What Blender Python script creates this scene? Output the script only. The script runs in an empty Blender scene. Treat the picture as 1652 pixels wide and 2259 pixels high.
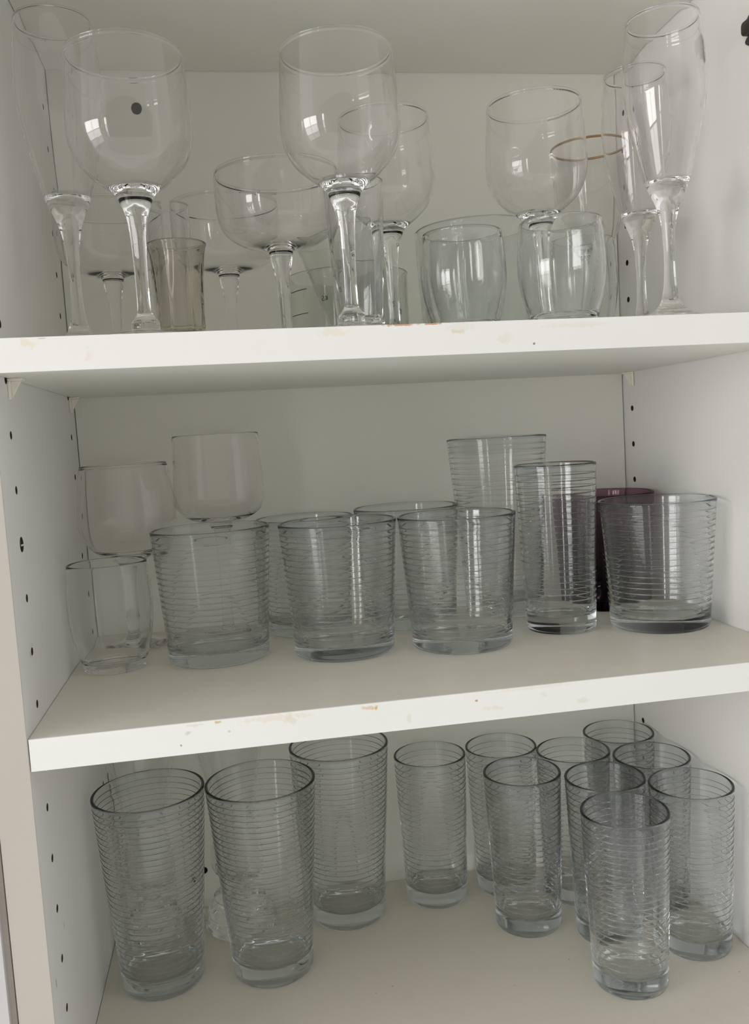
import bpy, bmesh, math, random
from mathutils import Vector, Matrix

S = 0.001            # everything below is written in millimetres
scn = bpy.context.scene
col = scn.collection
rnd = random.Random(7)

# ------------------------------------------------------------------ camera
cam_d = bpy.data.cameras.new('camera')
cam = bpy.data.objects.new('camera', cam_d)
col.objects.link(cam)
yaw, pitch, roll = 0.15724863686727164, -0.08889528244574157, -0.061595320267406065
fw = Vector((math.sin(yaw)*math.cos(pitch), math.cos(yaw)*math.cos(pitch), math.sin(pitch)))
rt = Vector((math.cos(yaw), -math.sin(yaw), 0.0))
up = rt.cross(fw)
rt, up = (math.cos(roll)*rt + math.sin(roll)*up), (-math.sin(roll)*rt + math.cos(roll)*up)
mw = Matrix((rt, up, -fw)).transposed().to_4x4()
mw.translation = Vector((125.05, -507.39, 159.60)) * S
cam.matrix_world = mw
cam_d.sensor_fit = 'HORIZONTAL'
cam_d.sensor_width = 36.0
cam_d.lens = 1937.04 / 1652.0 * 36.0
cam_d.clip_start = 0.02
scn.camera = cam

# ------------------------------------------------------------------ world, lights, exposure
world = bpy.data.worlds.new('world')
scn.world = world
world.use_nodes = True
bg = world.node_tree.nodes['Background']
bg.inputs[0].default_value = (0.93, 0.925, 0.90, 1)
bg.inputs[1].default_value = WORLD_STRENGTH = 0.92
WINDOW_STRENGTH = 6.3

scn.view_settings.view_transform = 'Standard'
scn.view_settings.look = 'None'
scn.view_settings.gamma = 1.0
scn.view_settings.exposure = 0.05
scn.view_settings.use_curve_mapping = False
cy = scn.cycles
cy.max_bounces = 20
cy.transmission_bounces = 20
cy.adaptive_threshold = 0.05
cy.glossy_bounces = 12
cy.diffuse_bounces = 6
cy.caustics_refractive = True
cy.caustics_reflective = True
cy.blur_glossy = 0.0
cy.sample_clamp_indirect = 10.0
cy.use_denoising = True

# ------------------------------------------------------------------ node helpers
def new_mat(name):
    m = bpy.data.materials.new(name)
    m.use_nodes = True
    nt = m.node_tree
    nt.nodes.clear()
    out = nt.nodes.new('ShaderNodeOutputMaterial')
    return m, nt, out

def laminate(name, colour, rough=0.42, speck=0.03, stains=(), bump=0.02, dust=0.0):
    """melamine board: faint mottling, faint grain, optional stain spots (x, z, rx, rz, colour, amount) in mm, y ignored when rz given"""
    m, nt, out = new_mat(name)
    N, L = nt.nodes.new, nt.links.new
    b = N('ShaderNodeBsdfPrincipled')
    tc = N('ShaderNodeTexCoord')
    n1 = N('ShaderNodeTexNoise'); n1.inputs['Scale'].default_value = 9; n1.inputs['Detail'].default_value = 4
    L(tc.outputs['Object'], n1.inputs['Vector'])
    mx = N('ShaderNodeMix'); mx.data_type = 'RGBA'
    c2 = tuple(c*(1-speck*2.2) for c in colour)
    mx.inputs['A'].default_value = (*colour, 1); mx.inputs['B'].default_value = (*c2, 1)
    L(n1.outputs['Fac'], mx.inputs['Factor'])
    last = mx.outputs['Result']
    if dust:
        n2 = N('ShaderNodeTexNoise'); n2.inputs['Scale'].default_value = 38; n2.inputs['Detail'].default_value = 7
        n2.inputs['Roughness'].default_value = 0.7
        L(tc.outputs['Object'], n2.inputs['Vector'])
        r = N('ShaderNodeMapRange'); r.inputs['From Min'].default_value = 0.5; r.inputs['From Max'].default_value = 0.75
        r.inputs['To Max'].default_value = dust
        L(n2.outputs['Fac'], r.inputs['Value'])
        d = N('ShaderNodeMix'); d.data_type = 'RGBA'
        d.inputs['B'].default_value = (colour[0]*.78, colour[1]*.74, colour[2]*.66, 1)
        L(r.outputs['Result'], d.inputs['Factor']); L(last, d.inputs['A'])
        last = d.outputs['Result']
    if stains:
        n3 = N('ShaderNodeTexNoise'); n3.inputs['Scale'].default_value = 330; n3.inputs['Detail'].default_value = 4
        L(tc.outputs['Object'], n3.inputs['Vector'])
        for (pos, rad, sc, amt) in stains:
            sub = N('ShaderNodeVectorMath'); sub.operation = 'SUBTRACT'
            sub.inputs[1].default_value = tuple(p*S for p in pos)
            L(tc.outputs['Object'], sub.inputs[0])
            mul = N('ShaderNodeVectorMath'); mul.operation = 'MULTIPLY'
            mul.inputs[1].default_value = tuple(1/(q*S) for q in rad)
            L(sub.outputs[0], mul.inputs[0])
            ln = N('ShaderNodeVectorMath'); ln.operation = 'LENGTH'
            L(mul.outputs[0], ln.inputs[0])
            ad = N('ShaderNodeMath'); ad.operation = 'MULTIPLY_ADD'
            ad.inputs[1].default_value = 2.6
            L(n3.outputs['Fac'], ad.inputs[0]); 
            sb = N('ShaderNodeMath'); sb.operation = 'SUBTRACT'; sb.inputs[1].default_value = 1.3
            L(ln.outputs['Value'], sb.inputs[0]); L(sb.outputs[0], ad.inputs[2])
            r = N('ShaderNodeMapRange'); r.inputs['From Min'].default_value = 1.0; r.inputs['From Max'].default_value = 0.55
            r.inputs['To Max'].default_value = amt
            L(ad.outputs[0], r.inputs['Value'])
            d = N('ShaderNodeMix'); d.data_type = 'RGBA'; d.inputs['B'].default_value = (*sc, 1)
            L(r.outputs['Result'], d.inputs['Factor']); L(last, d.inputs['A'])
            last = d.outputs['Result']
    L(last, b.inputs['Base Color'])
    b.inputs['Roughness'].default_value = rough
    b.inputs['Specular IOR Level'].default_value = 0.35
    nb = N('ShaderNodeTexNoise'); nb.inputs['Scale'].default_value = 900; nb.inputs['Detail'].default_value = 2
    L(tc.outputs['Object'], nb.inputs['Vector'])
    bp = N('ShaderNodeBump'); bp.inputs['Strength'].default_value = bump; bp.inputs['Distance'].default_value = 0.0004
    L(nb.outputs['Fac'], bp.inputs['Height']); L(bp.outputs['Normal'], b.inputs['Normal'])
    L(b.outputs[0], out.inputs[0])
    return m

def plain(name, colour, rough=0.5, metal=0.0):
    m, nt, out = new_mat(name)
    b = nt.nodes.new('ShaderNodeBsdfPrincipled')
    tc = nt.nodes.new('ShaderNodeTexCoord')
    n = nt.nodes.new('ShaderNodeTexNoise'); n.inputs['Scale'].default_value = 160; n.inputs['Detail'].default_value = 5
    nt.links.new(tc.outputs['Object'], n.inputs['Vector'])
    mx = nt.nodes.new('ShaderNodeMix'); mx.data_type = 'RGBA'
    mx.inputs['A'].default_value = (*[c*.85 for c in colour], 1); mx.inputs['B'].default_value = (*[min(1, c*1.12) for c in colour], 1)
    nt.links.new(n.outputs['Fac'], mx.inputs['Factor'])
    nt.links.new(mx.outputs['Result'], b.inputs['Base Color'])
    b.inputs['Roughness'].default_value = rough
    b.inputs['Metallic'].default_value = metal
    nt.links.new(b.outputs[0], out.inputs[0])
    return m

def glass(name, colour, ior=1.42, grad=None, wave=0.0, wscale=60):
    """clear glass; grad = (z0, z1, colour at z0) for glass whose tint deepens towards its foot (mm, object space); wave = gentle moulding ripple"""
    m, nt, out = new_mat(name)
    N, L = nt.nodes.new, nt.links.new
    g = N('ShaderNodeBsdfGlass')
    g.inputs['Color'].default_value = (*colour, 1)
    g.inputs['Roughness'].default_value = 0.0
    g.inputs['IOR'].default_value = ior
    tc = N('ShaderNodeTexCoord')
    if grad:
        sp = N('ShaderNodeSeparateXYZ'); L(tc.outputs['Object'], sp.inputs[0])
        r = N('ShaderNodeMapRange'); r.inputs['From Min'].default_value = grad[0]*S; r.inputs['From Max'].default_value = grad[1]*S
        L(sp.outputs['Z'], r.inputs['Value'])
        mx = N('ShaderNodeMix'); mx.data_type = 'RGBA'
        mx.inputs['A'].default_value = (*grad[2], 1); mx.inputs['B'].default_value = (*colour, 1)
        L(r.outputs['Result'], mx.inputs['Factor']); L(mx.outputs['Result'], g.inputs['Color'])
    if wave:
        mp = N('ShaderNodeMapping'); mp.inputs['Scale'].default_value = (1, 1, 0.25)
        L(tc.outputs['Object'], mp.inputs['Vector'])
        n = N('ShaderNodeTexNoise'); n.inputs['Scale'].default_value = wscale; n.inputs['Detail'].default_value = 1
        L(mp.outputs[0], n.inputs['Vector'])
        bp = N('ShaderNodeBump'); bp.inputs['Strength'].default_value = wave; bp.inputs['Distance'].default_value = 0.002
        L(n.outputs['Fac'], bp.inputs['Height']); L(bp.outputs['Normal'], g.inputs['Normal'])
    L(g.outputs[0], out.inputs[0])
    return m

def emitter(name, colour, strength):
    m, nt, out = new_mat(name)
    e = nt.nodes.new('ShaderNodeEmission')
    e.inputs[0].default_value = (*colour, 1); e.inputs[1].default_value = strength
    nt.links.new(e.outputs[0], out.inputs[0])
    return m

# ------------------------------------------------------------------ mesh helpers
def link(name, me, parent=None, mats=()):
    o = bpy.data.objects.new(name, me)
    for m in mats:
        if not me.materials or m.name not in [x.name for x in me.materials if x]:
            me.materials.append(m)
    col.objects.link(o)
    if parent: o.parent = parent
    return o

def mesh_of(name, bm, smooth=False):
    me = bpy.data.meshes.new(name)
    bm.to_mesh(me); bm.free()
    if smooth:
        for p in me.polygons: p.use_smooth = True
    return me

def hexa(bm, v):
    """8 corners: bottom ring 0-3 counter-clockwise seen from above, top ring 4-7"""
    vs = [bm.verts.new(Vector(p)*S) for p in v]
    fs = []
    for f in ((3, 2, 1, 0), (4, 5, 6, 7), (0, 1, 5, 4), (1, 2, 6, 5), (2, 3, 7, 6), (3, 0, 4, 7)):
        fs.append(bm.faces.new([vs[i] for i in f]))
    return vs, fs

def box(bm, x0, x1, y0, y1, z0, z1):
    return hexa(bm, [(x0, y0, z0), (x1, y0, z0), (x1, y1, z0), (x0, y1, z0), (x0, y0, z1), (x1, y0, z1), (x1, y1, z1), (x0, y1, z1)])

def bevel(bm, w, seg=2):
    bmesh.ops.bevel(bm, geom=bm.edges[:], offset=w*S, segments=seg, affect='EDGES', profile=0.5)

def empty(name, label, cat, loc=(0, 0, 0), group=None, rot=None):
    o = bpy.data.objects.new(name, None)
    o.empty_display_size = 0.01
    col.objects.link(o)
    o.location = Vector(loc)*S
    if rot: o.rotation_euler = rot
    o['label'] = label; o['category'] = cat
    if group: o['group'] = group
    return o

def tag(o, label=None, cat=None, group=None, kind=None):
    if label: o['label'] = label
    if cat: o['category'] = cat
    if group: o['group'] = group
    if kind: o['kind'] = kind
    return o

# ------------------------------------------------------------------ cabinet dimensions (mm)
W, D = 488.5, 254.0
NARROW = 6.3                      # the carcass is a little narrower at the back
T = 18.7
Z1, Z3, ZT = 223.47, -244.96, 465.2
def z_top1(x, y): return Z1 - 0.00706*x - 0.00471*y
def z_top2(x, y): return 0.0 - 0.00285*x + 0.00804*y
def z_top3(x, y): return Z3 - 0.00526*x - 0.00841*y
def z_ceil(x, y): return ZT - 0.00375*x - 0.00092*y
def wall_r(y): return W - NARROW*y/D

# ------------------------------------------------------------------ materials
RUST = (0.55, 0.22, 0.09); OCHRE = (0.62, 0.44, 0.20); GREYST = (0.55, 0.50, 0.42); BEIGE = (0.74, 0.66, 0.54)
M_BOARD = laminate('white_melamine', (0.785, 0.78, 0.712), rough=0.4)
M_LEFT = laminate('white_melamine_side', (0.765, 0.76, 0.73), rough=0.42,  # same board as the back; light on the left wall is put into this tone
                  stains=[((0, 29, 43), (2, 3.5, 3), (0.50, 0.36, 0.30), .55), ((0, 34, 47), (2, 2.2, 1.6), (0.52, 0.40, 0.34), .4),
                          ((0, 12, -152), (2, 1.2, 3.6), (0.30, 0.2, 0.15), .7), ((0, 45, -135), (2, 1.0, 2.6), (0.35, 0.28, 0.2), .6),
                          ((0, 40, -160), (2, .8, 1.2), (0.35, 0.28, 0.2), .6)])
M_RIGHT = laminate('white_melamine_right_side', (0.73, 0.715, 0.695), rough=0.42)  # same melamine again, its colour shifted for the light on the right wall
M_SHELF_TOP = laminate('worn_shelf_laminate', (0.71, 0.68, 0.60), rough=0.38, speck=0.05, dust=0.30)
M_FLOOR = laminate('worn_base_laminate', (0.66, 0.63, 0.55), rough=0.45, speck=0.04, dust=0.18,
                   stains=[((x, y, Z3-2), (1.0*k, .8*k, 6), (0.28, 0.22, 0.15), .8) for x, y, k in
                           ((24, 52, 1.2), (62, 26, 1.0), (20, 30, .9), (22, 88, .9), (200, 96, .9), (213, 101, .7), (186, 45, .6), (350, 100, .8), (300, 80, .6), (463, 55, .9), (150, 70, .8))])
M_EDGE1 = laminate('white_edging_upper', (0.87, 0.86, 0.825), rough=0.35,
                   stains=[((228, 0, 221.5), (11, 4, .8), RUST, .8), ((246, 0, 221.3), (7, 4, .7), RUST, .85), ((262, 0, 216.3), (4.5, 4, 1.4), OCHRE, .35),
                           ((263, 0, 219), (10, 4, 3), (0.74, 0.70, 0.60), .3), ((290, 0, 211), (5, 4, 3.5), (0.78, 0.71, 0.60), .4), ((188, 0, 219), (9, 4, 2.5), (0.82, 0.74, 0.60), .6),
                           ((20, 0, 220), (5, 4, 3), (0.80, 0.72, 0.56), .6), ((28, 0, 222.3), (3, 4, .4), (0.45, 0.36, 0.28), .5), ((52, 0, 212), (3, 4, 4), (0.84, 0.70, 0.66), .5),
                           ((335, 0, 217), (22, 4, 2), (0.80, 0.73, 0.62), .4), ((308, 0, 207), (.7, 4, .7), (0.2, 0.15, 0.1), .9)])
M_EDGE2 = laminate('white_edging_lower', (0.875, 0.87, 0.835), rough=0.35,
                   stains=[((106, 0, -1.6), (2.6, 4, 1.0), OCHRE, .8), ((93, 0, -2), (5, 4, 1), BEIGE, .5), ((89, 0, -6), (2.2, 4, 2.0), GREYST, .5), ((140, 0, -3), (22, 4, 2.2), (0.80, 0.73, 0.62), .6),
                           ((148, 0, -5), (4, 4, 3), (0.76, 0.70, 0.58), .6), ((195, 0, -3.2), (5.5, 4, 1.2), OCHRE, .5), ((199, 0, -3.6), (1.6, 4, 2.2), (0.66, 0.40, 0.10), .9),
                           ((219, 0, -12), (2.2, 4, 3.4), (0.73, 0.70, 0.60), .55), ((261, 0, -6.3), (1.2, 4, .8), (0.50, 0.28, 0.14), .9), ((272, 0, -12), (7, 4, 1.4), (0.78, 0.73, 0.62), .6),
                           ((330, 0, -13.5), (5, 4, 2), (0.74, 0.70, 0.60), .6), ((304, 0, -7), (2.5, 4, 2), (0.78, 0.73, 0.62), .5), ((112, 0, -8), (1, 4, .8), GREYST, .6),
                           ((300, 0, -2), (40, 4, 1.2), (0.82, 0.75, 0.65), .5), ((84, 0, -13), (.8, 4, .7), (0.25, 0.2, 0.15), .8)])
M_SIDE_EDGE = laminate('cream_edging', (0.54, 0.50, 0.445), rough=0.45, speck=0.04)
M_CHIP = plain('bare_chipboard', (0.05, 0.03, 0.02), 0.85)
M_DARK = plain('dark_bronze_metal', (0.075, 0.062, 0.055), 0.33, 0.85)
M_PLASTIC = plain('cream_plastic', (0.80, 0.77, 0.68), 0.4)
M_WALL = laminate('lavender_white_paint', (0.60, 0.585, 0.59), rough=0.5)
M_STRIP = laminate('beige_filler_strip', (0.50, 0.46, 0.41), rough=0.6)
G_CLEAR = glass('clear_glass', (0.995, 0.996, 0.995))
G_WINE = glass('clear_wine_glass', (0.997, 0.994, 0.993), ior=1.42)
G_RING = glass('blue_grey_ringed_glass', (0.978, 0.982, 0.981), ior=1.45)
G_RING_BASE = glass('blue_grey_ringed_glass_base', (0.925, 0.938, 0.944))
G_GREEN = glass('greenish_glass', (0.984, 0.989, 0.987), ior=1.44, wave=0.25)
G_SMOKE = glass('smoky_brown_glass', (0.925, 0.914, 0.882), ior=1.5, wave=0.2)
G_PURPLE = glass('purple_glass', (0.72, 0.60, 0.66), ior=1.45, grad=(6, 97, (0.28, 0.20, 0.25)))
M_GOLD = plain('gold_rim_paint', (0.42, 0.26, 0.11), 0.4, 0.5)
M_PRINT = plain('dark_print', (0.05, 0.045, 0.04), 0.6)

# ------------------------------------------------------------------ the setting
bm = bmesh.new(); box(bm, -400, -24.2, -1.5, 40, -900, 1500)
tag(link('wall_left', mesh_of('wall_left', bm), None, [M_WALL]), kind='structure')
bm = bmesh.new(); box(bm, -24.2, -21.0, 2.5, 40, -900, 1500)
tag(link('trim_1', mesh_of('trim_1', bm), None, [M_STRIP]), kind='structure')
bm = bmesh.new(); box(bm, -400, 900, 275, 290, -900, 1500)
tag(link('wall_back', mesh_of('wall_back', bm), None, [M_WALL]), kind='structure')

bm = bmesh.new(); box(bm, -2700, 2700, -2500, -2400, -1100, 1500)
tag(link('wall_front', mesh_of('wall_front', bm), None, [laminate('far_wall_paint', (0.50, 0.49, 0.47), rough=0.7)]), kind='structure')
def window(name, centre, w, h, nx, nz, strength, yaw_deg, bar=28):
    """a window standing in the room: frame, glazing bars and daylit panes"""
    root = bpy.data.objects.new(name, None); col.objects.link(root)
    root['kind'] = 'structure'
    root.location = Vector(centre)*S
    root.rotation_euler = (0, 0, math.radians(yaw_deg))
    fm = plain(name+'_paint', (0.7, 0.7, 0.7), 0.4)
    # more sky in the upper panes, more ground and houses in the lower ones
    ems = [emitter(name+'_daylight', (1.0, 0.985, 0.97), strength*q) for q in (0.40, 0.95, 1.65)]
    bm = bmesh.new()
    f = 55
    for (a, b, c, d) in ((-w/2-f, w/2+f, h/2, h/2+f), (-w/2-f, w/2+f, -h/2-f, -h/2), (-w/2-f, -w/2, -h/2, h/2), (w/2, w/2+f, -h/2, h/2)):
        box(bm, a, b, -30, 30, c, d)
    for i in range(1, nx):
        x = -w/2 + w*i/nx
        box(bm, x-bar/2, x+bar/2, -20, 20, -h/2, h/2)
    for k in range(1, nz):
        z = -h/2 + h*k/nz
        box(bm, -w/2, w/2, -18, 18, z-bar/2, z+bar/2)
    link('window_frame', mesh_of(name+'_frame', bm), root, [fm])
    for i in range(nx):
        for k in range(nz):
            bm = bmesh.new()
            a, b = -w/2+w*i/nx+bar/2, -w/2+w*(i+1)/nx-bar/2
            c, d = -h/2+h*k/nz+bar/2, -h/2+h*(k+1)/nz-bar/2
            box(bm, a, b, -3, 3, c, d)
            link('pane', mesh_of(name+'_pane', bm), root, [ems[k]])
    return root
# large window to the left of the photographer, a narrow one behind
window('window_1', (-1780, -890, -150), 1050, 1500, 2, 3, WINDOW_STRENGTH, -63)
window('window_2', (-1540, -2150, -150), 170, 1600, 1, 3, WINDOW_STRENGTH, -35)

# ------------------------------------------------------------------ cupboard carcass
cup = empty('cupboard', 'open white melamine wall cupboard holding three levels of glassware', 'cupboard')

def drill(o, spots, dark):
    """drill real blind holes: spots = (centre, axis 'x'/'y', radius, depth)"""
    bm = bmesh.new()
    for (c, ax, r, dep) in spots:
        rot = Matrix.Rotation(math.radians(90), 4, 'Y' if ax == 'x' else 'X')
        bmesh.ops.create_cone(bm, cap_ends=True, segments=18, radius1=r*S, radius2=r*S, depth=2*dep*S,
                              matrix=Matrix.Translation(Vector(c)*S) @ rot)
    me = mesh_of('drill', bm); me.materials.append(dark)
    cut = bpy.data.objects.new('drill', me); col.objects.link(cut)
    o.data.materials.append(dark)
    for p in me.polygons: p.material_index = 0
    md = o.modifiers.new('holes', 'BOOLEAN'); md.object = cut; md.operation = 'DIFFERENCE'; md.solver = 'EXACT'
    md.material_mode = 'TRANSFER'
    dg = bpy.context.evaluated_depsgraph_get(); dg.update()
    me2 = bpy.data.meshes.new_from_object(o.evaluated_get(dg))
    o.modifiers.clear(); o.data = me2
    bpy.data.objects.remove(cut)

ZLO, ZHI = Z3-30, ZT+30
# side panels; the cream edging strip is a part of its own
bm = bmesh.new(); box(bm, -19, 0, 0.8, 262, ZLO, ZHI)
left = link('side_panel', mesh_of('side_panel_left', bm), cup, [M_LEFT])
zl = [171.5+32*k for k in range(-12, 9)]
big = [(0, 32.0, 107.5)]
spots = [((0, 32, z), 'x', 2.5, 9) for z in zl if abs(z-107.5) > 1] + [((0, 230, z), 'x', 2.5, 9) for z in zl] + [((0, 32, 107.5), 'x', 4.6, 6)]
drill(left, spots, M_CHIP)
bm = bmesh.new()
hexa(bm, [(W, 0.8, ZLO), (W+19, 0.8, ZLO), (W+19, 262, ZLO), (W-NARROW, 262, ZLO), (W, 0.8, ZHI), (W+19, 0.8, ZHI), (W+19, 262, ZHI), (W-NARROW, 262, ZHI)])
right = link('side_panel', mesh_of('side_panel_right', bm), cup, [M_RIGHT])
spots = [((wall_r(238), 238, z-3.4), 'x', 2.5, 9) for z in zl] + [((wall_r(32), 32, z-1.5), 'x', 2.5, 9) for z in zl]
drill(right, spots, M_CHIP)
for x0, x1 in ((-19.6, -0.05), (W, W+19)):
    bm = bmesh.new(); box(bm, x0, x1, 0, 0.8, ZLO, ZHI); bevel(bm, 0.25, 2)
    link('edging', mesh_of('edging', bm), cup, [M_SIDE_EDGE])
# the leftover cam fitting in the large hole
bm = bmesh.new()
bmesh.ops.create_cone(bm, cap_ends=True, segments=20, radius1=3.9*S, radius2=3.7*S, depth=3*S,
                      matrix=Matrix.Translation(Vector((-2.2, 32, 107.3))*S) @ Matrix.Rotation(math.pi/2, 4, 'Y'))
link('cam_fitting', mesh_of('cam_fitting', bm), cup, [M_DARK])
bm = bmesh.new(); box(bm, -0.6, 0.15, 32.6, 35.6, 106.4, 107.4)
link('fitting_slot', mesh_of('fitting_slot', bm), cup, [M_PLASTIC])
# back panel with two ragged screw holes, set in with a hair gap all round
bm = bmesh.new(); box(bm, 0.7, W-NARROW-0.7, D, D+8, ZLO, ZHI)
back = link('back_panel', mesh_of('back_panel', bm), cup, [M_BOARD])
drill(back, [((70.7, D, 435.3), 'y', 4.6, 6), ((74.2, D, -214.1), 'y', 3.2, 6), ((71.0, D, -219.5), 'y', 1.6, 6)], M_CHIP)

def board(name, ztop, thick, y0, x0=0.35, gap=0.35, gapb=0.5, both=None):
    """a horizontal board that follows the slightly uneven carcass"""
    bm = bmesh.new()
    n = 1
    xf, xb = wall_r(y0)-gap, wall_r(D)-gap
    y1 = D-gapb
    P = [(x0, y0), (xf, y0), (xb, y1), (x0, y1)]
    hexa(bm, [(x, y, ztop(x, y)-thick) for x, y in P] + [(x, y, ztop(x, y)) for x, y in P])
    bevel(bm, 0.35, 2)
    return mesh_of(name, bm)

# top and base of the carcass
me = board('top_panel', lambda x, y: z_ceil(x, y)+18, 18, 1.0)
link('top_panel', me, cup, [M_BOARD])
me = board('base_panel', z_top3, 18, 1.0)
link('base_panel', me, cup, [M_FLOOR])

# two loose shelves: board, front edging
def shelf(label, ztop, edge, top):
    root = empty('shelf', label, 'shelf', (0, 0, ztop(0, 0)), 'removable shelves of the cupboard')
    me = board('board', ztop, T, 1.4)
    me.transform(Matrix.Translation(-Vector((0, 0, ztop(0, 0)))*S))
    o = link('board', me, root, [top])
    bm = bmesh.new()
    xf = W-0.5
    P = [(0.5, 0.4), (xf, 0.4), (xf, 1.4), (0.5, 1.4)]
    hexa(bm, [(x, y, ztop(x, y)-T) for x, y in P] + [(x, y, ztop(x, y)) for x, y in P])
    bevel(bm, 0.3, 2)
    o = link('edging', mesh_of('edging', bm), root, [edge])
    # keep object coordinates equal to cupboard coordinates for the stains
    o.location = -root.location
    return root
M_TOP2 = M_SHELF_TOP
shelf('upper white shelf carrying the wine glasses, rust marks along its edge', z_top1, M_EDGE1, M_BOARD)
shelf('middle white shelf carrying ringed tumblers, stained front edge', z_top2, M_EDGE2, M_TOP2)

# shelf supports under the shelves
def support(x, y, z, sx, label=None):
    bm = bmesh.new()
    def bx(a, b, c, d, e, f):
        box(bm, min(x+sx*a, x+sx*b), max(x+sx*a, x+sx*b), y+c, y+d, z+e, z+f)
    bx(0.1, 8.6, -4, 4, -1.5, -0.05)
    bx(0.1, 1.6, -4, 4, -12.5, -1.5)
    vs = [bm.verts.new(Vector(p)*S) for p in
          [(x+sx*1.6, y-1, z-1.5), (x+sx*7.4, y-1, z-1.5), (x+sx*1.6, y-1, z-11.5), (x+sx*1.6, y+1, z-1.5), (x+sx*7.4, y+1, z-1.5), (x+sx*1.6, y+1, z-11.5)]]
    for f in ((0, 2, 1), (3, 4, 5), (0, 1, 4, 3), (1, 2, 5, 4), (2, 0, 3, 5)): bm.faces.new([vs[i] for i in f])
    bmesh.ops.recalc_face_normals(bm, faces=bm.faces[:])
    bevel(bm, 0.3, 1)
    return link('shelf_support', mesh_of('shelf_support', bm), cup, [M_PLASTIC])
for zt in (z_top1, z_top2):
    for y in (38, 236):
        support(0, y, zt(4, y)-T, 1)
        support(wall_r(y), y, zt(W-8, y)-T, -1)

# ------------------------------------------------------------------ hinge on the right-hand side, at the edge of the photo
hg = empty('cabinet_hinge', 'dark bronze metal hinge on the right wall beside the tall flute', 'hinge', (W, 39.5, 412.5))
def prism(pts, x0, x1, mat, name, parent, bw=0.5):
    bm = bmesh.new()
    a = [bm.verts.new(Vector((x0, p[0], p[1]))*S) for p in pts]
    b = [bm.verts.new(Vector((x1, p[0], p[1]))*S) for p in pts]
    n = len(pts)
    bm.faces.new(a); bm.faces.new(b[::-1])
    for i in range(n): bm.faces.new([a[i], b[i], b[(i+1) % n], a[(i+1) % n]])
    bmesh.ops.recalc_face_normals(bm, faces=bm.faces[:])
    bevel(bm, bw, 2)
    return link(name, mesh_of(name, bm, True), parent, [mat])
wing = [(-22, 2.4), (-6, 2.6), (8, 2.8), (15, 4), (17.5, 6), (16.5, 8), (12, 11), (4, 12), (-4, 10), (-22, 9)]
prism([(y, z-2.5) for y, z in wing], -3.4, -0.1, M_DARK, 'wing', hg)
prism([(y, -z-1.0) for y, z in wing], -3.4, -0.1, M_DARK, 'wing', hg)
prism([(-40, -5.5), (14, -5.0), (15.5, -3), (15.5, 2.2), (14, 4), (-40, 4.5)], -7.5, -0.2, M_DARK, 'hinge_arm', hg, 1.0)

# ------------------------------------------------------------------ lathe for glassware
SEG = 96
def spline(pts, n=4):
    """Catmull-Rom through (r, z) points"""
    out = []
    P = [pts[0]] + list(pts) + [pts[-1]]
    for i in range(1, len(P)-2):
        p0, p1, p2, p3 = P[i-1], P[i], P[i+1], P[i+2]
        for k in range(n):
            t = k/n
            out.append(tuple(0.5*((2*p1[j]) + (-p0[j]+p2[j])*t + (2*p0[j]-5*p1[j]+4*p2[j]-p3[j])*t*t + (-p0[j]+3*p1[j]-3*p2[j]+p3[j])*t**3) for j in (0, 1)))
    out.append(tuple(pts[-1]))
    return [(max(0.0, r), z) for r, z in out]

def lathe(prof, labels, root, mats, mod=None, seg=SEG, flat=()):
    """prof: (r, z) from the centre of the underside, up the outside, over the rim, down the inside to the centre.
    labels: part name per segment; every part becomes one open mesh so that together they form one closed glass body"""
    parts = {}
    for i in range(len(prof)-1):
        parts.setdefault(labels[i], []).append(i)
    objs = []
    for name, idx in parts.items():
        bm = bmesh.new()
        rings = {}
        def ring(k):
            if k in rings: return rings[k]
            r, z = prof[k]
            if r < 1e-6:
                rings[k] = [bm.verts.new((0, 0, z*S))]
            else:
                vs = []
                for j in range(seg):
                    a = 2*math.pi*j/seg
                    rr = mod(r, z, a, k) if mod else r
                    vs.append(bm.verts.new((rr*math.cos(a)*S, rr*math.sin(a)*S, z*S)))
                rings[k] = vs
            return rings[k]
        for i in idx:
            a, b = ring(i), ring(i+1)
            for j in range(seg):
                j2 = (j+1) % seg
                if len(a) == 1 and len(b) == 1: continue
                if len(a) == 1: bm.faces.new((a[0], b[j2], b[j]))
                elif len(b) == 1: bm.faces.new((a[j], a[j2], b[0]))
                else: bm.faces.new((a[j], a[j2], b[j2], b[j]))

        m = mats[name] if isinstance(mats, dict) and name in mats else (mats['*'] if isinstance(mats, dict) else mats)
        me = mesh_of(name, bm, True)
        if flat:
            nv = len(me.polygons)
            q = 0
            for i in idx:
                for j in range(seg):
                    if i in flat: me.polygons[q].use_smooth = False
                    q += 1
        objs.append(link(name, me, root, [m]))
    return objs

def rim_arc(ro, ri, z, n=6):
    """half circle from the outer wall over to the inner wall"""
    c, h = (ro+ri)/2, (ro-ri)/2
    return [(c+h*math.cos(math.pi*k/n), z-h+h*math.sin(math.pi*k/n)) for k in range(n+1)]

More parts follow.
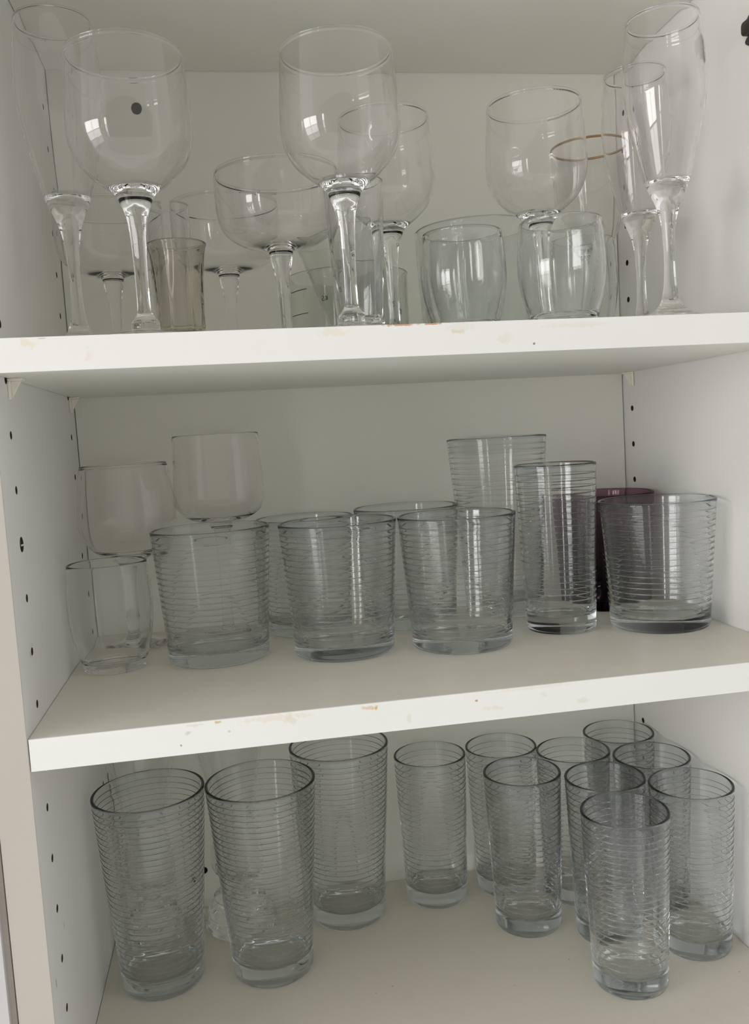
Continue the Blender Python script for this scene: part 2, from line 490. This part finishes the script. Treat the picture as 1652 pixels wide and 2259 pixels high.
FLAT = {}
def tumbler_profile(R, B, H, t=2.1, floor=11, n=None, ring0=16, pitch=4.35, groove=(0.22, 0.08), bulge=None, foot_round=4.0, indent=0.8, tb=None):
    """tapered or barrel tumbler. bulge: list of (z, r) control points instead of a straight taper"""
    tb = tb or t+1.2
    if bulge:
        ctrl = spline([(r, z) for z, r in bulge], 6)
        def ro(z):
            for (r0, z0), (r1, z1) in zip(ctrl, ctrl[1:]):
                if z0 <= z <= z1: return r0+(r1-r0)*(z-z0)/max(1e-6, z1-z0)
            return ctrl[-1][0] if z > ctrl[-1][1] else ctrl[0][0]
    else:
        def ro(z): return B + (R-B)*max(0, (z-8))/(H-8)
    out = [(0, indent), (B*.55, indent), (B*.80, indent*.7), (B-foot_round*.9, 0.05), (B-foot_round*.75, 0.0)]
    b0 = ro(foot_round)
    for k in range(1, 6):
        a = math.pi/2*k/5
        out.append((b0-foot_round*.7+foot_round*.7*math.sin(a), foot_round-foot_round*math.cos(a)))
    if n:
        z = ring0
        d = groove[0]
        for k in range(n):
            # a small ledge: the wall steps in and swells out again up to the next ledge
            out += [(ro(z-.35), z-.35), (ro(z)-.01, z), (ro(z)-d, z+groove[1]), (ro(z)-d*.97, z+groove[1]+.35),
                    (ro(z+pitch*.5)-d*.45, z+pitch*.5), (ro(z+pitch*.8)-d*.1, z+pitch*.8)]
            z += pitch
    else:
        m = 14
        for k in range(1, m): out.append((ro(foot_round+(H-3-foot_round)*k/m), foot_round+(H-3-foot_round)*k/m))
    out.append((ro(H-2.6), H-2.6))
    k0 = len(out)
    out += rim_arc(ro(H), ro(H)-t, H)
    out.append((ro(H-2.6)-t, H-2.6))
    k1 = len(out)
    m = 12
    fr = 6
    for k in range(1, m+1):
        z = (H-2.6) + (floor+fr-(H-2.6))*k/m
        u = k/m
        out.append((ro(z)-(t+(tb-t)*u*u), z))
    rb = out[-1][0]
    for k in range(1, 7):
        a = math.pi/2*k/6
        out.append((rb-fr*(1-math.cos(a)), floor+fr-fr*math.sin(a)))
    out += [(rb*.5, floor-.2), (0, floor-.3)]
    FLAT['f'] = set()
    if n:
        FLAT['f'] = set(i for i in range(k0) if abs(out[i][1]-out[i+1][1]) < groove[1]*1.02 and out[i][0]-out[i+1][0] > groove[0]*.7 and out[i][1] > ring0-2)
    labels = []
    cut = floor+3
    for i in range(len(out)-1):
        zm = (out[i][1]+out[i+1][1])/2
        if k0-1 <= i < k1: labels.append('rim')
        elif zm < cut: labels.append('base')
        else: labels.append('wall')
    return out, labels

def stem_profile(H, outer, inner_bottom, t, stem_top, foot_top, R_rim):
    """outer: control points (r, z) from the foot rim upwards to the lip"""
    o = [(0, 1.2), (outer[0][0]*.5, 1.0), (outer[0][0]*.9, 0.2), (outer[0][0]-1.0, 0.0)] + spline(outer, 5)
    k0 = len(o)-1
    o = o[:-1] + [(outer[-1][0], H-1.7)] + rim_arc(outer[-1][0], outer[-1][0]-t, H) + [(outer[-1][0]-t, H-1.7)]
    k1 = len(o)
    # inside of the bowl
    bowl = [p for p in spline(outer, 5) if p[1] > inner_bottom+2.0 and p[1] < H-2.5]
    inn = []
    for i, (r, z) in enumerate(bowl[::-1]):
        inn.append((r-t-0.0, z))
    # offset along the wall normal
    pts = []
    bl = bowl[::-1]
    for i, (r, z) in enumerate(bl):
        a = bl[max(0, i-1)]; b = bl[min(len(bl)-1, i+1)]
        dx, dz = a[0]-b[0], a[1]-b[1]
        l = math.hypot(dx, dz) or 1
        q = (r - t*dz/l, z + t*dx/l)
        if q[0] > 1.0 and q[1] > inner_bottom+.3: pts.append(q)
    # keep z decreasing
    clean = [pts[0]]
    for q in pts[1:]:
        if q[1] < clean[-1][1]-.15: clean.append(q)
    clean = [q for q in clean if q[1] > inner_bottom+.8]
    last = clean[-1]
    o += clean
    for k in range(1, 5):
        u = k/5
        o.append((last[0]*(1-u), inner_bottom+(last[1]-inner_bottom)*(1-u)**2))
    o.append((0, inner_bottom))
    labels = []
    for i in range(len(o)-1):
        zm = (o[i][1]+o[i+1][1])/2
        if k0 <= i < k1-1: labels.append('rim')
        elif i >= k1-1: labels.append('bowl')
        elif zm > stem_top: labels.append('bowl')
        elif zm > foot_top: labels.append('stem')
        else: labels.append('foot')
    return o, labels

def copy_tree(root, loc, label, group=None, scale=None, rotz=None):
    r = root.copy(); col.objects.link(r)
    r.location = Vector(loc)*S; r['label'] = label
    if group: r['group'] = group
    if scale: r.scale = (scale[0], scale[0], scale[1])
    if rotz is not None: r.rotation_euler = (0, 0, rotz)
    for ch in list(root.children):
        c = ch.copy(); col.objects.link(c); c.parent = r
    return r

EPS = 0.06
# ------------------------------------------------------------------ ringed tumblers, three sizes
def place(proto_build, cat, name, group, items, zt, used=[None]):
    first = None
    for it in items:
        x, y, label = it[:3]
        zz = (it[3] if len(it) > 3 and callable(it[3]) else zt)(x, y)+EPS
        if first is None:
            first = empty(name, label, cat, (x, y, zz), group)
            proto_build(first)
        else:
            copy_tree(first, (x, y, zz), label, group)
    return first

def build_A(root):
    p, l = tumbler_profile(41.9, 31.0, 149.9, t=2.3, floor=13, n=28, ring0=23, pitch=4.45)
    lathe(p, l, root, {'*': G_RING, 'base': G_RING_BASE, 'rim': G_RING_BASE}, flat=FLAT['f'])
place(build_A, 'glass', 'highball_glass', 'large ringed highball glasses', [
    (44.5, 155.4, 'large ringed highball glass at the left front of the bottom shelf, nearest the left wall'),
    (128.3, 149.5, 'large ringed highball glass on the bottom shelf, touching the leftmost one on its right'),
    (195.9, 211.0, 'large ringed highball glass at the back, its rim hidden by the shelf above'),
    (346.3, 210.0, 'large ringed highball glass on the middle shelf against the back panel, top bands visible', z_top2)], z_top3)

def build_B(root):
    p, l = tumbler_profile(31.25, 26.9, 128.4, t=2.1, floor=12, n=22, ring0=21, pitch=4.75)
    lathe(p, l, root, {'*': G_RING, 'base': G_RING_BASE, 'rim': G_RING_BASE}, flat=FLAT['f'])
place(build_B, 'glass', 'tumbler', 'narrow ringed tumblers', [
    (275.5, 220.0, 'narrow ringed tumbler standing alone at the back centre of the bottom shelf'),
    (340.0, 220.6, 'narrow ringed tumbler against the back panel, behind the one at the left of the cluster'),
    (338.2, 158.3, 'narrow ringed tumbler at the left front of the bottom shelf cluster, base fully visible'),
    (395.1, 191.0, 'narrow ringed tumbler in the middle of the cluster, its rim touching the back left one'),
    (450.4, 221.2, 'narrow ringed tumbler in the far right back corner of the bottom shelf'),
    (450.8, 158.8, 'narrow ringed tumbler by the right wall, second from the back corner of the bottom shelf'),
    (396.2, 128.3, 'narrow ringed tumbler directly behind the foremost one, mostly hidden by it'),
    (451.5, 96.4, 'narrow ringed tumbler nearest the right wall at the front of the bottom shelf'),
    (383.8, 66.4, 'foremost narrow ringed tumbler of the bottom shelf, standing in front of the cluster'),
    (369.1, 136.5, 'narrow ringed tumbler on the middle shelf with purple glass showing through it', z_top2)], z_top3)

def build_C(root):
    p, l = tumbler_profile(43.62, 37.2, 97.3, t=2.3, floor=9.5, n=18, ring0=17, pitch=4.3)
    lathe(p, l, root, {'*': G_RING, 'base': G_RING_BASE, 'rim': G_RING_BASE}, flat=FLAT['f'])
place(build_C, 'glass', 'low_tumbler', 'wide low ringed tumblers', [
    (105.6, 149.5, 'wide low ringed tumbler in front of the two goblets on the middle shelf'),
    (197.9, 131.2, 'wide low ringed tumbler, middle of the three in the front row on the middle shelf'),
    (284.8, 119.1, 'wide low ringed tumbler just left of the narrow tumbler on the middle shelf'),
    (264.6, 207.0, 'wide low ringed tumbler at the back, seen between the middle and right front tumblers'),
    (442.2, 118.5, 'wide low ringed tumbler near the right wall, in front of the purple one')], z_top2)

for o in [o for o in col.objects if o.name == 'low_tumbler']:
    copy_tree(o, (180.3, 212.6, z_top2(180, 212)+EPS), 'wide low ringed tumbler at the back, seen between the left and middle front tumblers', scale=(0.93, 0.965))

pg = empty('purple_tumbler', 'dark purple glass tumbler behind the ringed ones at the right of the middle shelf', 'glass', (437.3, 206.5, z_top2(437, 206)+EPS))
p, l = tumbler_profile(43.0, 37.5, 97.0, t=2.4, floor=12)
lathe(p, l, pg, G_PURPLE)

# ------------------------------------------------------------------ barrel tumblers
def build_H(root):
    p, l = tumbler_profile(28.1, 22.6, 78.0, t=1.7, floor=6.5, bulge=[(0, 21.8), (6, 23.2), (24, 27.8), (42, 29.9), (60, 29.6), (78, 28.1)], foot_round=2.5, tb=2.2)
    lathe(p, l, root, G_CLEAR)
r = empty('barrel_glass', 'small clear barrel shaped glass at the left front of the middle shelf', 'glass', (30.6, 145.5, z_top2(30, 145)+EPS))
build_H(r)

def build_L(root):
    p, l = tumbler_profile(27.0, 22.0, 70.4, t=1.8, floor=7, bulge=[(0, 21.0), (6, 22.3), (22, 26.8), (38, 29.2), (56, 28.6), (70.4, 27.0)], foot_round=2.5, tb=2.6)
    lathe(p, l, root, G_GREEN)
place(build_L, 'glass', 'barrel_tumbler', 'greenish barrel tumblers on the upper shelf', [
    (290.7, 86.0, 'greenish barrel tumbler standing inside the outline of the wide green bowl behind it'),
    (350.4, 58.0, 'greenish barrel tumbler below the bowl of the right hand goblet')], z_top1)
r = empty('barrel_tumbler', 'small barrel tumbler half hidden behind the greenish one, left of the rear flute', 'glass', (409.6, 165.0, z_top1(409, 165)+EPS), 'greenish barrel tumblers on the upper shelf')
p, l = tumbler_profile(24.9, 20.5, 81.0, t=1.6, floor=7, bulge=[(0, 19.5), (7, 21), (25, 24.8), (44, 27.0), (64, 26.4), (81, 24.9)], foot_round=2.5, tb=2.4)
lathe(p, l, r, G_GREEN)

# wide green bowl glass
r = empty('wide_tumbler', 'wide greenish glass tumbler, widest on the upper shelf, behind two barrel tumblers', 'glass', (331.6, 192.0, z_top1(331, 192)+EPS))
p, l = tumbler_profile(48.7, 43.0, 97.5, t=3.0, floor=9, bulge=[(0, 42), (8, 44), (40, 46.5), (70, 48), (97.5, 48.7)], foot_round=4, tb=5.0)
lathe(p, l, r, glass('green_bottle_glass', (0.962, 0.972, 0.967), wave=0.25, wscale=40))

# smoky flared shot glass, faceted below
def facet(nf, z0, z1, kmin=None):
    def f(r, z, a, k):
        if kmin is not None and k < kmin: return r
        w = min(1, max(0, (z1-z)/(z1-z0)))
        s = 2*math.pi/nf
        d = ((a + s/2) % s) - s/2
        return r*(1-w*(1 - math.cos(s/2)/math.cos(d)))
    return f
r = empty('smoky_shot_glass', 'smoky brown flared shot glass beside the left goblet stem', 'glass', (100.0, 90.0, z_top1(100, 90)+EPS))
p, l = tumbler_profile(18.8, 17.0, 67.9, t=1.7, floor=9, bulge=[(0, 16.4), (10, 16.2), (30, 16.1), (48, 16.6), (60, 17.4), (67.9, 19.3)], foot_round=2, tb=3.2)
lathe(p, l, r, G_SMOKE, mod=facet(8, 20, 58))

# slim clear glasses behind
r = empty('slim_glass', 'slim clear straight sided glass behind the left goblet and smoky shot glass', 'glass', (93.0, 150.0, z_top1(93, 150)+EPS))
p, l = tumbler_profile(15.5, 13.8, 108.0, t=1.5, floor=8)
lathe(p, l, r, G_CLEAR)
r = empty('tapered_glass', 'tall tapered heavy based glass right behind the stem of the centre goblet', 'glass', (217.4, 82.0, z_top1(217, 82)+EPS))
p, l = tumbler_profile(20.0, 15.6, 103.6, t=1.8, floor=11, tb=4.2)
n_out = next(i for i, q in enumerate(p) if q[1] > 103.5)
lathe(p, l, r, G_CLEAR, mod=facet(10, 25, 62, n_out))

# measuring cup, printed marks, and the glass leaning inside it
mc = empty('measuring_cup', 'straight sided measuring cup with dark printed lines at the back of the upper shelf', 'cup', (227.0, 203.0, z_top1(227, 202)+EPS))
MR = 48.0
p, l = tumbler_profile(48.6, MR-1.0, 65.0, t=1.6, floor=3.4, bulge=[(0, 46.6), (5, MR), (30, MR), (60, MR+.2), (65, 48.7)], foot_round=3, tb=1.8)
lathe(p, l, mc, glass('cup_glass', (0.97, 0.975, 0.965)))
def on_cup(bm, a0, a1, z0, z1, slope=0, r=MR+.35, n=5):
    prev = None
    for k in range(n+1):
        a = math.radians(a0+(a1-a0)*k/n); dz = slope*k/n
        q = [bm.verts.new((rr*math.cos(a)*S, rr*math.sin(a)*S, (z+dz)*S)) for rr, z in ((r, z0), (r, z1), (r+.12, z0), (r+.12, z1))]
        if prev:
            for i, j in ((0, 1), (1, 3), (3, 2), (2, 0)):
                bm.faces.new((prev[i], q[i], q[j], prev[j]))
        prev = q
for z in (33.0, 51.0):
    bm = bmesh.new(); on_cup(bm, 196, 222, z, z+.55)
    link('measuring_line', mesh_of('measuring_line', bm), mc, [M_PRINT])
def glyph(a, z, s, strokes, name='printed_mark'):
    bm = bmesh.new()
    for (u0, v0, u1, v1) in strokes:
        # a stroke on the cup wall
        d = math.hypot(u1-u0, v1-v0) or 1
        nx, nz = -(v1-v0)/d*.30, (u1-u0)/d*.30
        def P(u, v, rr):
            an = math.radians(a) - u*s/MR
            return bm.verts.new((rr*math.cos(an)*S, rr*math.sin(an)*S, (z+v*s)*S))
        for rr in (MR+.4,):
            vs = [P(u0+nx, v0+nz, rr), P(u1+nx, v1+nz, rr), P(u1-nx, v1-nz, rr), P(u0-nx, v0-nz, rr)]
            ws = [P(u0+nx, v0+nz, rr+.12), P(u1+nx, v1+nz, rr+.12), P(u1-nx, v1-nz, rr+.12), P(u0-nx, v0-nz, rr+.12)]
            bm.faces.new(vs); bm.faces.new(ws[::-1])
            for i in range(4): bm.faces.new((vs[i], ws[i], ws[(i+1) % 4], vs[(i+1) % 4]))
    return link(name, mesh_of(name, bm), mc, [M_PRINT])
mark = [(0, 0, 0, 4), (0, 2, 2, 4), (0, 2, 2, 0), (3, 0, 5, .5), (5, .5, 4.6, 2), (4.6, 2, 3.2, 2.4), (3.2, 2.4, 3.2, 3.7), (3.2, 3.7, 5, 4)]
glyph(243, 40.5, 0.85, mark)
glyph(312, 34, 1.1, mark)
glyph(318, 29, 1.1, mark[:5])
lg = empty('leaning_glass', 'clear flared tumbler leaning inside the measuring cup, rim tilted down to the left', 'glass',
           (242.5, 203.0, 233.6), rot=(0, math.radians(-14.0), 0))
p, l = tumbler_profile(34.0, 25.2, 86.0, t=1.5, floor=5, tb=2.0, foot_round=3)
lathe(p, l, lg, glass('leaning_glass_clear', (0.965, 0.97, 0.96), wave=0.12))

# ------------------------------------------------------------------ stemware, upper shelf
JOUT = [(31.5, 1.1), (27, 2.4), (16, 3.6), (9.2, 5.0), (8.4, 8.0), (7.9, 11.0), (5.2, 14.6), (4.5, 17.5), (4.4, 26), (4.6, 45), (5.4, 62), (7.0, 74), (8.7, 79.5), (10.2, 83.6),
        (12.0, 86.6), (14.8, 89.0), (18.4, 91.7), (23.2, 95.6), (28.9, 101.2), (33.5, 108.8), (35.9, 117.0), (36.4, 125.0), (35.7, 140.0), (34.7, 155), (33.84, 167.4)]
def stem_facet(z0, z1, nf=6):
    def f(r, z, a, k):
        if z < z0 or z > z1 or r > 9: return r
        w = math.sin(math.pi*(z-z0)/(z1-z0))**.35
        s = 2*math.pi/nf
        d = ((a+s/2) % s)-s/2
        return r*(1-.8*w*(1-math.cos(s/2)/math.cos(d)))
    return f
def build_J(root):
    p, l = stem_profile(167.4, JOUT, 87.6, 0.85, 86, 5, 33.84)
    lathe(p, l, root, G_WINE, mod=stem_facet(16, 78))
def z1at(x, y): return z_top1(x, y)+EPS
J2 = empty('goblet', 'big clear goblet in the centre of the upper shelf, second goblet overlapping behind it', 'wine glass', (204.7, 35.5, z1at(204, 35)), 'straight sided goblets on the upper shelf')
build_J(J2)
copy_tree(J2, (81.2, 33.5, z1at(81, 33)), 'big clear goblet in front of the far left flute, dark hole seen through it', scale=(0.985, 0.972))
copy_tree(J2, (247.9, 121.0, z1at(248, 121)), 'goblet partly hidden behind the centre goblet on the upper shelf, stem right of it', scale=(0.945, 0.948))
copy_tree(J2, (356.0, 113.0, z1at(356, 113)), 'goblet on the upper shelf rising above the two greenish barrel tumblers', scale=(0.99, 0.99))

KOUT = [(29.5, 1.1), (24, 2.2), (12, 3.4), (5.0, 6.5), (3.8, 12), (3.7, 24), (4.2, 40), (5.6, 52), (7.4, 61), (8.4, 66.0), (10.2, 67.5), (18, 69.4), (27, 72.3), (34.4, 76.6), (39.3, 82.5), (41.7, 89.8), (42.6, 99), (42.7, 108), (42.2, 119.6)]
def build_K(root):
    p, l = stem_profile(119.6, KOUT, 68.9, 0.8, 66, 5, 42)
    lathe(p, l, root, G_WINE)
K1 = empty('coupe_glass', 'champagne coupe just left of the centre goblet, nearest of the three coupes', 'wine glass', (169.5, 113.5, z1at(170, 112)), 'champagne coupes on the upper shelf')
build_K(K1)
copy_tree(K1, (134.0, 195.0, z1at(135, 196)), 'champagne coupe at the back, overlapped on its right by the nearest coupe', scale=(0.97, 1.01))
copy_tree(K1, (46.2, 200.0, z1at(46, 200)), 'champagne coupe at the back left, seen through the left goblet and flute', scale=(0.95, 1.005))

IOUT = [(30, 1.1), (25, 2.6), (17, 5.0), (11.0, 8.5), (7.6, 12.0), (5.6, 16.5), (4.3, 23.5), (3.6, 34), (3.5, 46), (4.0, 56), (4.9, 65), (6.6, 73), (9.6, 81), (12.7, 87.4),
        (15.2, 95), (19.2, 110), (23.0, 127), (25.6, 142), (26.4, 153), (25.6, 170), (24.3, 183), (23.0, 193.5)]
def build_I(root):
    p, l = stem_profile(193.5, IOUT, 89.0, 0.9, 86, 12, 23)
    lathe(p, l, root, G_WINE)
I2 = empty('champagne_flute', 'tall champagne flute at the right front of the upper shelf, nearest the right wall', 'wine glass', (419.5, 44.0, z1at(419, 44)), 'champagne flutes on the upper shelf')
build_I(I2)
copy_tree(I2, (36.0, 82.0, z1at(36, 82)), 'tall champagne flute at the far left of the upper shelf beside the left wall', scale=(1.0, 1.045))
copy_tree(I2, (436.5, 119.0, z1at(436, 119)), 'champagne flute behind the right front flute, seen partly through it', scale=(0.955, 0.982))

# gold rimmed goblet at the back right
QOUT = [(27, 1.1), (22, 2.2), (11, 3.6), (5, 7), (3.8, 14), (3.8, 50), (4.6, 66), (8, 76), (15, 86), (22, 101), (27.5, 122), (30.6, 146), (31.6, 162), (31.8, 170.4)]
q = empty('gold_rimmed_goblet', 'gold rimmed glass at the back of the upper shelf behind the right goblet', 'wine glass', (443.0, 219.0, z1at(443, 219)))
p, l = stem_profile(170.4, QOUT, 80, 1.2, 76, 5, 32)
lathe(p, l, q, {'*': G_WINE, 'rim': M_GOLD})
for o in q.children:
    if o.name.startswith('rim'): o['label'] = 'gold painted rim'

# ------------------------------------------------------------------ short goblets on the middle shelf
FOUT = [(26, 1.2), (21, 2.8), (11, 5.0), (6.5, 9), (6.0, 14), (7.2, 19), (6.0, 26), (5.4, 40), (6.2, 56), (9.0, 66), (14.5, 70.5), (25, 76), (33.5, 85), (37.6, 95), (38.3, 105), (37.3, 120), (35.4, 134), (33.7, 146.1)]
f = empty('rounded_goblet', 'rounded clear goblet by the left wall of the middle shelf, behind the small barrel glass', 'wine glass', (40.0, 213.0, z_top2(40, 213)+EPS))
p, l = stem_profile(146.1, FOUT, 74, 1.5, 68, 7, 33.7)
lathe(p, l, f, G_WINE)
GOUT = [(22, 1.2), (17, 2.8), (9, 5.0), (6.0, 9), (5.2, 14), (4.4, 26), (4.4, 60), (5.4, 78), (8.5, 90), (15, 94.4), (24, 97.6), (31.5, 102.5), (35.4, 109), (36.2, 116), (35.9, 130), (35.0, 150), (34.4, 165.5)]
g = empty('straight_goblet', 'clear goblet with upright sides rising behind the leftmost wide ringed tumbler', 'wine glass', (113.4, 215.5, z_top2(112, 213)+EPS))
p, l = stem_profile(165.5, GOUT, 96.5, 1.3, 90, 7, 34.4)
lathe(p, l, g, G_WINE)

# ------------------------------------------------------------------ footed sundae glasses at the back of the bottom level
SOUT = [(30.3, 1.2), (30.8, 4), (30.6, 8), (28, 10), (26.6, 12), (26.5, 17), (22.8, 19.3), (21.8, 21), (21.8, 26), (17, 28.5), (12, 31), (9, 34), (8.2, 37.5), (11, 41), (17, 45), (20.8, 51), (22, 60), (20.6, 75), (18.4, 92), (19, 106), (22, 126), (26.4, 146), (30.4, 172)]
def build_S(root):
    p, l = stem_profile(172, SOUT, 47, 2.4, 38, 15, 30.4)
    lathe(p, l, root, G_CLEAR)
s1 = empty('sundae_glass', 'footed sundae glass at the back left of the bottom shelf, behind the leftmost highball glass', 'glass', (32.0, 221.5, z_top3(32, 221)+EPS), 'footed sundae glasses')
build_S(s1)
copy_tree(s1, (104.5, 221.0, z_top3(104, 221)+EPS), 'footed sundae glass with stacked disc stem, seen between the two left highball glasses')
